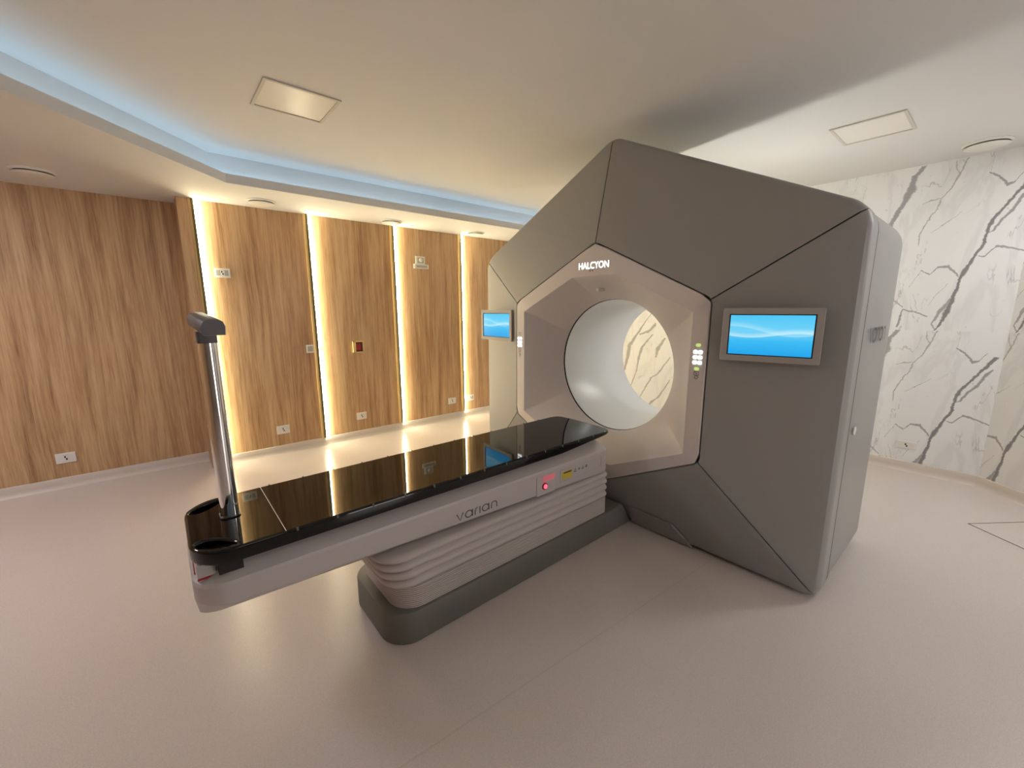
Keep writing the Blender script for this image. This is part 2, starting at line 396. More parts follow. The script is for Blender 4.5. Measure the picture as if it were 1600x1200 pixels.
def logo_strokes(w=0.13):
    """lower-case rounded lettering v a r i a n, i without a dot; x-height 1"""
    P = []
    x = 0.0
    P.append([(x, 1), (x + .42, 0.03), (x + .84, 1)]); x += 1.12
    def a(x): return [arc(x + .48, .5, .46, 0, 360, 24), [(x + .96, 1), (x + .96, 0)]]
    P += a(x); x += 1.34
    P += [[(x, 0), (x, .55)] + arc(x + .42, .55, .42, 180, 95, 8)]; x += .66
    P += [[(x, 0), (x, 1)]]; x += .32
    P += a(x); x += 1.34
    P += [[(x, 0), (x, .52)] + arc(x + .40, .55, .40, 180, 0, 14) + [(x + .80, 0)]]
    return strokes(P, w)

# ================================================================== ROOM
ZC, ZS = 2.706, 2.46            # main ceiling, dropped soffit
YW, YL, XM = 4.77, 5.045, 5.18  # wood wall, left wood wall, marble wall
XB, YB = -3.2, -3.2
CA = (5.18, -0.052); CB = (3.70, -1.62)    # slanted marble wall

def struct(mb, name, mt, **k):
    o = mb.build(name, mt, **k); o['kind'] = 'structure'; return o
# floor
struct(MB().box((XB - .1, YB - .1, -0.08), (XM + .1, YL + .1, 0)), 'floor', M['floor'])
# ceiling slab
struct(MB().box((XB - .1, YB - .1, ZC), (XM + .1, YL + .1, ZC + .1)), 'ceiling', M['ceiling'])
# walls
struct(MB().box((XB, YL, 0), (0.40, YL + .1, ZC)), 'wall_left', M['wood'], uvf=wood_uv)
struct(MB().box((0.30, YW, 0), (XM, YL + .1, ZC)), 'wall_back', M['wood'], uvf=lambda v, n: (v.x * 1.0 + 7.3, v.z))
struct(MB().box((XM, CA[1], 0), (XM + .1, YL + .1, ZC)), 'wall_right', M['marble'], uvf=lambda v, n: (v.y, v.z))
dx, dy = CB[0] - CA[0], CB[1] - CA[1]; LL = hypot(dx, dy); tx, ty = dx / LL, dy / LL; nx, ny = -ty, tx
if nx < 0: nx, ny = -nx, -ny
mbw = MB().add([(CA[0], CA[1], 0), (CB[0], CB[1], 0), (CB[0] + .1 * nx, CB[1] + .1 * ny, 0), (CA[0] + .1 * nx, CA[1] + .1 * ny, 0),
                (CA[0], CA[1], ZC), (CB[0], CB[1], ZC), (CB[0] + .1 * nx, CB[1] + .1 * ny, ZC), (CA[0] + .1 * nx, CA[1] + .1 * ny, ZC)],
               [(0, 1, 2, 3), (4, 5, 6, 7), (0, 1, 5, 4), (1, 2, 6, 5), (2, 3, 7, 6), (3, 0, 4, 7)])
struct(mbw, 'wall_slanted', M['marble'], uvf=lambda v, n: (0.42 - hypot(v.x - CA[0], v.y - CA[1]), v.z))
struct(MB().box((CB[0], YB, 0), (CB[0] + .1, CB[1], ZC)), 'wall_side', M['plainwall'])
struct(MB().box((XB, YB - .1, 0), (CB[0], YB, ZC)), 'wall_near', M['plainwall'])
struct(MB().box((XB - .1, YB, 0), (XB, YL, ZC)), 'wall_rear', M['wood'], uvf=lambda v, n: (v.y, v.z))

fill_door = struct(MB().box((1.70, YB, 0), (2.90, YB + .03, 2.15)), 'fill_door_1', M['plainwall'])  # invented glowing doorway, put here to brighten the couch side
pn = MB().box((1.78, YB + .03, 0.08), (2.82, YB + .045, 2.08)).build('fill_pane', M['door_fill'], fill_door)
mb = MB()
for a in ((1.62, 1.70, 0, 2.23), (2.90, 2.98, 0, 2.23), (1.70, 2.90, 2.15, 2.23)): mb.box((a[0], YB, a[2]), (a[1], YB + .05, a[3]))
mb.build('door_frame', M['skirting'], fill_door)
MB().box((2.72, YB + .045, .98), (2.75, YB + .10, 1.10)).build('door_handle', M['chrome'], fill_door)
# skirting with a small cove at its foot
def skirt(name, a, b, nrm):
    a, b, n = Vector(a), Vector(b), Vector(nrm)
    prof = [(0, 0.088), (0.012, 0.088), (0.016, 0.082), (0.017, 0.04), (0.022, 0.016), (0.036, 0.004), (0.042, 0.0), (0, 0)]
    ra = [(a.x + n.x * d, a.y + n.y * d, z) for d, z in prof]; rb = [(b.x + n.x * d, b.y + n.y * d, z) for d, z in prof]
    struct(MB().loft([ra, rb]), name, M['skirting'], smooth_angle=50)
skirt('baseboard_back', (0.335, YW), (XM, YW), (0, -1))
skirt('baseboard_left', (XB, YL), (0.25, YL), (0, -1))
skirt('baseboard_right', (XM, YW), (XM, CA[1]), (-1, 0))
skirt('baseboard_slanted', CA, CB, (-nx, -ny))
# wooden pier at the step between the two wood walls
struct(MB().box((0.25, 4.735, 0.0), (0.335, YL, ZS)), 'trim_1', M['wood'], uvf=lambda v, n: (v.x + v.y + 1.7, v.z), bevel=0.002)

# soffit with raised lip and cove trough --------------------------------
D45 = Vector((-0.68, -0.733)).normalized()
P0 = Vector((0.535, 4.0)); P1 = P0 + D45 * 3.3         # slanted run, then on behind the viewpoint
inner = [Vector((XM, 4.0)), P0, P1, Vector((P1.x, -2.2)), Vector((-1.6, YB + .35)), Vector((CB[0], YB + .35))]
def offset_path(path, d):
    out = []
    for i, p in enumerate(path):
        ns = []
        if i > 0: e = (p - path[i - 1]).normalized(); ns.append(Vector((e.y, -e.x)))
        if i < len(path) - 1: e = (path[i + 1] - p).normalized(); ns.append(Vector((e.y, -e.x)))
        n = sum(ns, Vector((0, 0))); n.normalize(); k = 1 / max(0.3, n.dot(ns[0])); out.append(p + n * d * k)
    return out
# outward = away from the room's middle
sgn = 1 if (offset_path(inner, 0.1)[1] - Vector((1.5, 1.5))).length > (P0 - Vector((1.5, 1.5))).length else -1
lip_o = offset_path(inner, sgn * 0.022); back = offset_path(inner, sgn * 0.175); led_a = offset_path(inner, sgn * 0.085); led_b = offset_path(inner, sgn * 0.135)
outer = [Vector((XM, YL)), Vector((P0.x, YL)), Vector((XB, P1.y + 1.0)), Vector((XB, -2.2)), Vector((XB, YB)), Vector((CB[0], YB))]
sof = MB()
def strip(mb, A, zA, B, zB):
    base = len(mb.v); n = len(A)
    mb.v += [(p.x, p.y, zA) for p in A] + [(p.x, p.y, zB) for p in B]
    for i in range(n - 1): mb.f.append((base + i, base + i + 1, base + n + i + 1, base + n + i)); mb.mi.append(0)
ZL = 2.527
strip(sof, inner, ZS, inner, ZL); strip(sof, inner, ZL, lip_o, ZL); strip(sof, lip_o, ZL, lip_o, ZS + .02); strip(sof, lip_o, ZS + .02, back, ZS + .02); strip(sof, back, ZS + .02, back, ZC)
# underside (triangles fan between inner edge and the walls)
so = [(XM, YL), (XB, YL), (XB, YB), (CB[0], YB)]
base = len(sof.v)
und = [(p.x, p.y, ZS) for p in inner] + [(CB[0], YB, ZS), (XB, YB, ZS), (XB, YL, ZS), (XM, YL, ZS)]
sof.v += und
a = base; i0, i1, i2, i3, i4, i5, c0, c1, c2, c3 = range(a, a + 10)
for f in ((i0, i1, c2, c3), (i1, i2, c2), (i2, i3, c1, c2), (i3, i4, c1), (i4, i5, c0, c1)): sof.f.append(f); sof.mi.append(0)
struct(sof, 'ceiling_soffit', M['ceiling'])
led = MB()
strip(led, led_a, ZS + .034, led_b, ZS + .034); strip(led, led_a, ZS + .034, led_a, ZS + .021); strip(led, led_b, ZS + .034, led_b, ZS + .021)
cove = led.build('cove_light', M['cove_led'])
tag(cove, 'cool white light strip hidden behind the raised lip of the ceiling cove', 'light')

# ================================================================== WALL LIGHT STRIPS
def wall_strip(x, wgold, wol, label, gx=True):
    r = empty('wall_light', (x, YW, 0.09), label, 'wall light', 'vertical warm light strips on the wood wall')
    z0, z1 = 0.088, ZS
    if wgold: MB().box((x, YW - .030, z0), (x + wgold, YW, z1)).build('gold_edge', M['brass'], r, bevel=0.001)
    MB().box((x + wgold, YW - .032, z0), (x + wgold + wol, YW, z1)).build('dark_profile', M['olive'], r)
    x2 = x + wgold + wol
    MB().box((x2, YW - .028, z0 + .005), (x2 + .011, YW - .016, z1 - .005)).build('glowing_diffuser', M['strip_led'], r)
    return r
w0 = empty('wall_light', (0.336, 4.75, 0.09), 'brightest warm light strip, beside the wooden pier at the step in the wall', 'wall light', 'vertical warm light strips on the wood wall')
MB().box((0.336, 4.742, 0.088), (0.352, 4.77, ZS)).build('gold_edge', M['brass'], w0)
MB().box((0.352, 4.730, 0.088), (0.372, 4.77, ZS)).build('dark_profile', M['olive'], w0)
MB().box((0.372, 4.742, 0.093), (0.383, 4.754, ZS - .005)).build('glowing_diffuser', M['strip_led'], w0)
wall_strip(1.262, .018, .024, 'warm light strip between first and second wood panels, small white switch at its left')
wall_strip(2.190, .020, .022, 'warm light strip in the middle of the wood wall, right of the dark recessed box')
wall_strip(3.130, .020, .020, 'warm light strip nearest the left edge of the big grey machine')

# ================================================================== SOCKETS AND SWITCHES
class Face:
    """wall-plane helper: u to the right of the viewer, n out of the wall"""
    def __init__(s, o, u, n): s.o, s.u, s.n = Vector(o), Vector(u), Vector(n); s.w = Vector((0, 0, 1))
    def box(s, mb, u0, u1, z0, z1, d0, d1, mi=0):
        c = s.o + s.u * (u0 + u1) / 2 + s.w * ((z0 + z1) / 2) + s.n * (d0 + d1) / 2
        return mb.obox(c, s.u * (u1 - u0) / 2, s.n * (d1 - d0) / 2, s.w * (z1 - z0) / 2, mi)
def socket(F, w, h, label, mid='module', group='white sockets on the walls'):
    r = empty('wall_socket', F.o, label, 'socket', group)
    mb = MB(); F.box(mb, -w / 2, w / 2, -h / 2, h / 2, 0, .008); mb.build('cover_plate', M['whiteplastic'], r, bevel=0.002)
    mb = MB(); F.box(mb, -w * .38, w * .38, -h * .30, h * .30, .008, .0095); mb.build('insert', M['greyplastic'] if mid == 'grey' else M['panelface'], r)
    mb = MB(); F.box(mb, -w * .11, w * .13, -h * .28, h * .28, .0095, .012); s_ = mb.build('socket_module', M['whiteplastic'], r)
    mb = MB()
    for a, c in ((-.3, .12), (.25, -.10)):
        F.box(mb, (a * .12) * w - .004, (a * .12) * w + .006, c * h - .009, c * h + .007, .012, .0125)
    mb.build('pin_hole', M['dark'], s_)
    mb = MB(); F.box(mb, -w * .13, w * .12, h * .27, h * .31, .0095, .0105); mb.build('top_slot', M['greyplastic'], r)  # thin grey strip along the module's top edge
    return r
def FW(x, z): return Face((x, YW, z), (1, 0, 0), (0, -1, 0))
socket(FW(0.522, 1.838), .125, .085, 'white socket high on the first wood panel, beside the brightest light strip', 'grey')
socket(FW(0.888, 0.255), .122, .088, 'white socket low on the first wood panel, left of a light strip')
socket(FW(1.722, 0.261), .116, .082, 'white socket low on the wood panel below the recessed box')
socket(FW(2.976, 0.258), .120, .084, 'white socket low on the wood wall, just left of the last visible light strip')
socket(FW(3.283, 0.260), .118, .082, 'white socket low on the wood wall, right of the last light strip, beside the machine', 'grey')
socket(Face((-0.725, YL, 0.258), (1, 0, 0), (0, -1, 0)), .122, .088, 'white socket alone on the dim left wood wall')
socket(Face((XM, 0.42, 0.244), (0, -1, 0), (-1, 0, 0)), .145, .065, 'pale socket low on the veined marble wall')
# switch half hidden by a strip
r = empty('wall_switch', (1.218, YW, 1.087), 'small white switch touching the left side of a wall light strip', 'switch')
F = FW(1.218, 1.087)
mb = MB(); F.box(mb, -.035, .040, -.043, .043, 0, .008); mb.build('cover_plate', M['whiteplastic'], r, bevel=0.002)
mb = MB(); F.box(mb, -.022, .030, -.028, .028, .008, .011); mb.build('rocker', M['greyplastic'], r)
# small round stud beside the same strip
mb = MB(); mb.loft([[(1.328 + .011 * cos(a) * 0.8, y, 1.081 + .024 * sin(a)) for a in [2 * pi * k / 16 for k in range(16)]] for y in (YW, YW - .006)])
tag(mb.build('wall_stud', M['olive'], smooth_angle=40), 'tiny dark oval stud just right of a light strip', 'wall stud')
# recessed box
r = empty('back_box', (1.733, YW, 1.078), 'square dark recessed wall box with pale yellow side on wood panel', 'wall box')
F = FW(1.733, 1.078)
mb = MB()
for a in ((-.062, -.030, -.066, .066), (.052, .062, -.066, .066), (-.062, .062, .054, .066), (-.062, .062, -.066, -.056)): F.box(mb, *a, 0, .030)
mb.build('housing', M['brass'], r, bevel=0.001)
mb = MB(); F.box(mb, -.030, .052, -.056, .054, .0, .004); mb.build('recess', M['brownbox'], r)
mb = MB(); F.box(mb, -.018, .030, -.036, .036, .004, .012); mb.build('terminal_block', M['red'], r)
# double control high on the third panel
r = empty('wall_control', (2.585, YW, 2.05), 'white two-piece wall control high on the panel, square unit above wide plate', 'wall control')
F = FW(2.585, 2.05)
mb = MB(); F.box(mb, -.100, .102, -.054, -.002, 0, .012); mb.build('wide_plate', M['whiteplastic'], r, bevel=0.002)
mb = MB(); F.box(mb, -.070, .080, -.044, -.014, .012, .0135); mb.build('plate_insert', M['greyplastic'], r)
mb = MB(); F.box(mb, -.074, .052, .000, .092, 0, .014); sq = mb.build('square_unit', M['whiteplastic'], r, bevel=0.002)
mb = MB(); F.box(mb, -.052, .032, .012, .076, .014, .0155); mb.build('unit_insert', M['greyplastic'], sq)
mb = MB(); F2 = FW(2.585, 2.05)
mb.loft([[(2.585 - .008 + rr * cos(a), YW - d, 2.05 + .046 + rr * sin(a)) for a in [2 * pi * k / 20 for k in range(20)]] for rr, d in ((.024, .0155), (.024, .024), (.016, .028))])
mb.build('dome', M['whiteplastic'], sq, smooth_angle=40)

# ================================================================== CEILING FITTINGS
def vent(x, y, z, label, r=0.118):
    e = empty('ceiling_vent', (x, y, z), label, 'ceiling vent', 'round white vents on the ceiling')
    A = [2 * pi * k / 40 for k in range(40)]
    def rings(prof): return [[(x + q * cos(a), y + q * sin(a), z - d) for a in A] for q, d in prof]
    MB().loft(rings([(r, 0), (r, .006), (r - .012, .014), (r - .020, .012), (r - .022, .002)]), cap0=False, cap1=False).build('rim', M['whiteplastic'], e, smooth_angle=40)
    MB().loft(rings([(r - .022, .001), (r - .022, .003)])).build('dark_gap', M['dark'], e)
    MB().loft(rings([(.035, .003), (.035, .010), (r - .020, .018), (r - .014, .023), (r - .022, .028), (.03, .032)])).build('disc', M['whiteplastic'], e, smooth_angle=40)
    return e
vent(-0.53, 4.53, ZS, 'round white ceiling vent above the dim left wood wall')
vent(0.845, 4.46, ZS, 'round white ceiling vent above the first lit wood panel')
vent(2.11, 4.53, ZS, 'round white ceiling vent above the middle wall light strip')
vent(3.24, 4.52, ZS, 'smallest looking round ceiling vent, above the wood wall next to the machine')
vent(4.87, 0.245, ZC, 'round white ceiling vent in front of the marble wall', .135)
def lamp_panel(x0, x1, y0, y1, label, lit=None, group=None, ZC=ZC):
    e = empty('ceiling_lamp', ((x0 + x1) / 2, (y0 + y1) / 2, ZC), label, 'ceiling lamp', group)
    mb = MB(); t = .018; z0, z1 = ZC - .008, ZC
    for a in ((x0, x0 + t, y0, y1), (x1 - t, x1, y0, y1), (x0 + t, x1 - t, y0, y0 + t), (x0 + t, x1 - t, y1 - t, y1)): mb.box((a[0], a[2], z0), (a[1], a[3], z1))
    mb.build('frame', M['panelframe'], e, bevel=0.0015)
    MB().box((x0 + t, y0 + t, ZC - .003), (x1 - t, y1 - t, ZC)).build('diffuser', lit or M['panelface'], e)
lamp_panel(0.578, 0.982, 2.685, 3.07, 'unlit square flush ceiling lamp above the couch end', group='square flush ceiling lamps')
lamp_panel(3.675, 4.10, 0.55, 0.945, 'unlit square flush ceiling lamp between the machine and marble wall', group='square flush ceiling lamps')
lamp_panel(3.92, 4.32, -.82, -.42, 'lit square ceiling lamp out of view at the right', M['side_lamp'], 'lit ceiling lamps out of view')
lamp_panel(0.1, 0.6, -1.0, -0.5, 'added square fill lamp on the ceiling behind the viewpoint', M['fill_lamp'], 'lit ceiling lamps out of view')
e = empty('ceiling_lamp', (-1.7, 3.45, ZS), 'lit square box lamp under the lowered ceiling out of view at the left', 'ceiling lamp', 'lit ceiling lamps out of view')
MB().box((-2.0, 3.15, ZS - .012), (-1.4, 3.75, ZS)).build('housing', M['whiteplastic'], e, bevel=.003)
MB().box((-1.99, 3.16, ZS - .032), (-1.41, 3.74, ZS - .012)).build('diffuser', M['left_lamp'], e)
# made-up stand lamp behind the machine: lights the ceiling, the marble and the ring from behind
e = empty('added_stand_lamp', (3.62, 1.40, 0), 'added stand lamp, unseen behind the grey machine, lighting the marble wall', 'lamp')
MB().box((3.58, 1.10, 1.56), (3.66, 1.70, 1.585)).build('housing', M['whiteplastic'], e, bevel=.003)
MB().loft([[(3.62 + .014 * cos(a), 1.4 + .014 * sin(a), z_) for a in [2 * pi * k / 16 for k in range(16)]] for z_ in (.02, 1.56)]).build('pole', M['greyplastic'], e, smooth_angle=50)
MB().loft([[(3.62 + q * cos(a), 1.4 + q * sin(a), z_) for a in [2 * pi * k / 32 for k in range(32)]] for q, z_ in ((.13, 0), (.13, .012), (.11, .02))]).build('foot', M['greyplastic'], e, smooth_angle=40)
MB().box((3.575, 1.11, 1.585), (3.665, 1.69, 1.645)).build('diffuser', M['added_back_lamp'], e)

# floor hatch by the marble wall
e = empty('floor_hatch', (4.187, -0.035, 0), 'flush floor hatch with dark open joint in front of the marble wall', 'hatch')
h0 = Vector((4.187, -0.035)); ha = Vector((.79, -.613)).normalized(); hb = Vector((-.613, -.79)).normalized()
def hp(a, b, z): q = h0 + ha * a + hb * b; return (q.x, q.y, z)
mb = MB()
for a0, a1, b0, b1 in ((0, .7, 0, .011), (0, .005, 0, .9), (0, .7, .895, .9), (.695, .7, 0, .9)):
    mb.add([hp(a0, b0, .0008), hp(a1, b0, .0008), hp(a1, b1, .0008), hp(a0, b1, .0008)], [(0, 1, 2, 3)])
mb.build('joint', M['dark'], e)
MB().loft([[hp(a, b, z) for a, b in ((.005, .011), (.695, .011), (.695, .895), (.005, .895))] for z in (0.0002, .003)]).build('cover', M['floor'], e)

# ================================================================== THE MACHINE
YC, ZB = 1.81, 1.088
mach = empty('radiotherapy_machine', (2.9, YC, 0), 'large grey faceted ring-shaped treatment machine with lit ivory opening', 'medical machine')
HW = 1.39; X_IN, X_OUT = 2.27, 2.42
OUT = [(0.0, 2.612), (-HW, 1.945), (-HW, 0.012), (HW, 0.012), (HW, 1.945)]          # (dy, z): apex, right up, right low, left low, left up
def outline(n=8, shrink=0.0):
    pts = [(y * (1 - shrink / HW), z - (shrink if z > 1 else -shrink * .3)) for y, z in OUT]
    return rounded_poly(pts, [.13, .16, .07, .07, .16], n)
INH = [(0.0, 0.845), (-.7925, .463), (-.7925, -.463), (0.0, -.845), (.7925, -.463), (.7925, .463)]
def inner_hex(n=8, g=0.0): return rounded_poly([(y * (1 + g / .79), z * (1 + g / .84)) for y, z in INH], [.06] * 6, n)
oc = outline(); ic = inner_hex()
# outer outline per panel: add the bottom mid point as a sixth "corner"
N = 8
bot = [Vector((0 , .012))] * (N + 1)
ocs = [oc[0], oc[1], oc[2], bot, oc[3], oc[4]]
names6 = 6
def side_pts(cs, i):
    a = cs[i]; b = cs[(i + 1) % 6]
    return list(a[N // 2:]) + list(b[:N // 2 + 1])
GAP = 0.0035
def shrink_ends(pts, g):
    pts = [Vector(p) for p in pts]
    # drop g metres of arc length at both ends
    for rev in (False, True):
        if rev: pts = pts[::-1]
        rem = g
        while len(pts) > 1 and (pts[1] - pts[0]).length <= rem + 1e-9 and (pts[1] - pts[0]).length > 0:
            rem -= (pts[1] - pts[0]).length; pts[0] = pts[1].copy()
            # keep the point count: collapse duplicates forward
            k = 1
            while k < len(pts) and (pts[k] - pts[0]).length < 1e-9: k += 1
            if k >= len(pts): break
            break
        d = pts[1] - pts[0]
        k = 1
        while k < len(pts) - 1 and (pts[k] - pts[0]).length < 1e-7: k += 1
        d = pts[k] - pts[0]
        if d.length > rem: q = pts[0] + d.normalized() * rem; pts[:k] = [q.copy() for _ in range(k)]
        if rev: pts = pts[::-1]
    return pts
for i in range(6):
    op = shrink_ends(side_pts(ocs, i), GAP); ip = side_pts(ic, i)
    ip = [Vector((p.x, p.y + ZB)) for p in ip]; ip = shrink_ends(ip, GAP)
    rows = []
    for t, x in ((0.0, X_IN + .012), (0.008, X_IN + .002), (0.02, X_IN + .0036)):
        rows.append([(x, YC + a.x + (b.x - a.x) * t, a.y + (b.y - a.y) * t) for a, b in zip(ip, op)])
    for t in (0.25, 0.5, 0.75, 0.94):
        rows.append([(X_IN + (X_OUT - X_IN) * t, YC + a.x + (b.x - a.x) * t, a.y + (b.y - a.y) * t) for a, b in zip(ip, op)])
    for t, x in ((0.972, X_OUT - .0015), (0.988, X_OUT + .010), (0.997, X_OUT + .024), (1.0, X_OUT + .040)):
        rows.append([(x, YC + a.x + (b.x - a.x) * t, a.y + (b.y - a.y) * t) for a, b in zip(ip, op)])
    mb = MB().loft(rows, cap0=False, cap1=False, closed=False)
    # give the panel edges depth at the joints
    for col_ in (0, -1):
        mb.add([r_[col_] for r_ in rows] + [(r_[col_][0] + .02, r_[col_][1], r_[col_][2]) for r_ in rows],
               [(k, k + 1, len(rows) + k + 1, len(rows) + k) for k in range(len(rows) - 1)])
    mb.build('front_panel', M['shell'], mach, smooth_angle=28)
# dark backing behind the joints
ipb = flat(inner_hex(N, -.02)); opb = flat(ocs)
opb = [v * 1 for v in opb]
rows = [[(X_IN + .022, YC + p.x, p.y + ZB) for p in ipb], [(X_OUT + .022, YC + p.x * .995, (p.y - 1.1) * .995 + 1.1) for p in opb]]
MB().loft(rows, cap0=False, cap1=False).build('joint_backing', M['dark'], mach)
# shells
oo = flat(oc)
def oring(x, s=0.0):
    q = flat(outline(8, s)); return [(x, YC + p.x, p.y) for p in q]
MB().loft([oring(X_OUT + .041), oring(2.560)], cap0=False, cap1=False).build('front_shell', M['shellside'], mach, smooth_angle=30)
MB().loft([oring(2.560, .0012), oring(2.580, .0012)], cap0=False, cap1=False).build('shell_joint', M['dark'], mach)
# rear shell with its back face pierced by the bore
XR = 3.345
RB = 0.478
def circ(x, r, n, phase=0.0, zc=ZB): return [(x, YC + r * cos(phase + 2 * pi * k / n), zc + r * sin(phase + 2 * pi * k / n)) for k in range(n)]
NP = len(oo)
def proj_circle(x, r, ref):   # circle points at the same bearings as the outline points
    out = []
    for p in ref:
        a = atan2(p[2] - ZB, p[1] - YC); out.append((x, YC + r * cos(a), ZB + r * sin(a)))
    return out
# densify outline so the circle stays round
def dens(ring, k=6):
    o = []
    for i in range(len(ring)):
        a = Vector(ring[i]); b = Vector(ring[(i + 1) % len(ring)]); L = (b - a).length
        n = max(1, int(L / 0.06))
        for j in range(n): o.append(tuple(a + (b - a) * j / n))
    return o
ref = dens(oring(2.612, .006)); NR = len(ref)
def refring(x, s):
    c = Vector((0, YC, ZB)); return [(x, YC + (p[1] - YC) * (1 - s), ZB + (p[2] - ZB) * (1 - s) if p[2] > .05 else p[2]) for p in ref]
rear = [refring(2.5795, .003), refring(2.5805, 0), refring(XR - .03, 0), refring(XR - .012, .006), refring(XR, .022), proj_circle(XR, RB + .03, ref), proj_circle(XR - .004, RB + .008, ref), proj_circle(XR - .02, RB, ref)]
MB().loft(rear, cap0=False, cap1=False).build('rear_shell', M['shellside'], mach, smooth_angle=30)
# ivory centre: flat rim, recessed octagon, funnel to the bore
OCT = [(.19, .630), (-.19, .630), (-.697, .392), (-.697, -.43), (-.19, -.650), (.19, -.650), (.697, -.43), (.697, .392)]
octc = flat(rounded_poly(OCT, [.012] * 8, 2))
def octring(x, s=1.0): return [(x, YC + p.x * s, ZB + p.y * s) for p in octc]
refo = dens(octring(X_IN)); 
def hexat(x, shrink=0.0):
    hx = flat(rounded_poly([(y * (1 - shrink / .79), z * (1 - shrink / .84)) for y, z in INH], [.06] * 6, 6)); out = []
    # cast rays from the centre to the hexagon at the octagon's bearings
    for p in refo:
        a = atan2(p[2] - ZB, p[1] - YC); d = Vector((cos(a), sin(a))); best = None
        for i in range(len(hx)):
            q0, q1 = hx[i], hx[(i + 1) % len(hx)]; e = q1 - q0; den = d.x * e.y - d.y * e.x
            if abs(den) < 1e-9: continue
            t = (q0.x * e.y - q0.y * e.x) / den; s = (q0.x * d.y - q0.y * d.x) / den
            if t > 0 and -1e-6 <= s <= 1 + 1e-6 and (best is None or t < best): best = t
        out.append((x, YC + d.x * best, ZB + d.y * best))
    return out
def blend(x, s, r, t):
    out = []
    for p in refo:
        y, z = (p[1] - YC) * s, (p[2] - ZB) * s; a = atan2(z, y); cy, cz = r * cos(a), r * sin(a)
        out.append((x, YC + y + (cy - y) * t, ZB + z + (cz - z) * t))
    return out
rows = [hexat(X_IN + .02, .004), hexat(X_IN + .001, .004), hexat(X_IN - .003, .010), blend(X_IN - .003, 1.0, RB, 0), blend(X_IN + .003, .990, RB, 0),
        blend(X_IN + .045, .965, RB, .08), blend(X_IN + .085, .94, RB + .07, .30), blend(X_IN + .125, .92, RB + .065, .56), blend(X_IN + .160, .9, RB + .045, .78),
        blend(X_IN + .195, .88, RB + .022, .86), blend(X_IN + .222, .86, RB + .008, .97), blend(X_IN + .240, .86, RB + .001, 1.0)]
MB().loft(rows, cap0=False, cap1=False).build('ring_surround', M['ivory'], mach, smooth_angle=32)
XF = X_IN + .240
MB().loft([circ(XF, RB + .002, 96), circ(XF + .001, RB + .010, 96), circ(XF + .012, RB + .010, 96), circ(XF + .012, RB - .001, 96)], cap0=False, cap1=False).build('rim_joint', M['dark'], mach, smooth_angle=30)
MB().loft([circ(XF + .012, RB + .004, 96), circ(XF + .013, RB - .002, 96), circ(XF + .02, RB - .004, 96), circ(XR - .02, RB - .004, 96), circ(XR - .003, RB + .012, 96)], cap0=False, cap1=False).build('bore_liner', M['bore'], mach, smooth_angle=40)
# little camera knobs in the funnel
def knob(name, x, y, z, r, d, mt):
    MB().loft([[(x - d * t, y + q * cos(a), z + q * sin(a)) for a in [2 * pi * k / 20 for k in range(20)]] for q, t in ((r, -.3), (r, .7), (r * .8, .93), (r * .4, 1.0))]).build(name, mt, mach, smooth_angle=45)
knob('laser_knob', 2.375, 1.825, 1.628, .015, .05, M['whiteplastic'])
knob('sensor_eye', 2.405, 2.405, 1.072, .010, .01, M['dark'])
# lit name above the opening
vs, fs = text_mb('HALCYON', .06)
vs = place2d(vs, (X_IN - .0045, 1.943, 1.765), (0, -1, 0), (0, 0, 1), .250, .043)
MB().add(vs, fs).build('lettering', M['sign'], mach)
mb = MB()
for yy in (1.845, 1.825): mb.box((X_IN - .0045, yy - .004, 1.748), (X_IN - .003, yy + .004, 1.756))
mb.build('trademark_dots', M['logodark'], mach)
# button columns
def buttons(yc, right):
    pnl = MB().box((X_IN - .0042, yc - .034, 1.115), (X_IN - .003, yc + .034, 1.335)).build('button_column', M['ivory'], mach)
    xf = X_IN - .0045
    def pill(y, z, w, h, mt, nm):
        pts = rrect(y - w / 2, y + w / 2, z - h / 2, z + h / 2, min(w, h) * .42, 5)
        MB().loft([[(xf, p.x, p.y) for p in pts], [(xf - .003, p.x, p.y) for p in pts]]).build(nm, mt, pnl, smooth_angle=40)
    for k in range(3):
        for s in (-1, 1): pill(yc + s * .0138, 1.262 - k * .0295, .0235, .019, M['led_white'], 'lit_button')
    if right:
        pill(yc, 1.300, .028, .018, M['led_green'], 'green_button'); pill(yc, 1.168, .028, .018, M['led_green'], 'green_button')
    def glyph(z, k):
        mb = MB()
        if k: seg = [[(-.013, .010), (-.013, -.010), (.013, -.010), (.013, .010), (-.013, .010)], [(-.006, .003), (.004, -.004)]]
        else: seg = [arc(0, 0, .009, 0, 330, 12), [(.009, 0), (.014, .004)]]
        v, f = strokes(seg, .0035); mb.add([(xf - .0002, yc - q.x, z + q.y) for q in v], f)
        mb.build('symbol', M['logo'], pnl)
    if not right: glyph(1.300, 1); glyph(1.170, 1)
    glyph(1.143, 1); glyph(1.120, 0)
buttons(1.068, True); buttons(2.556, False)
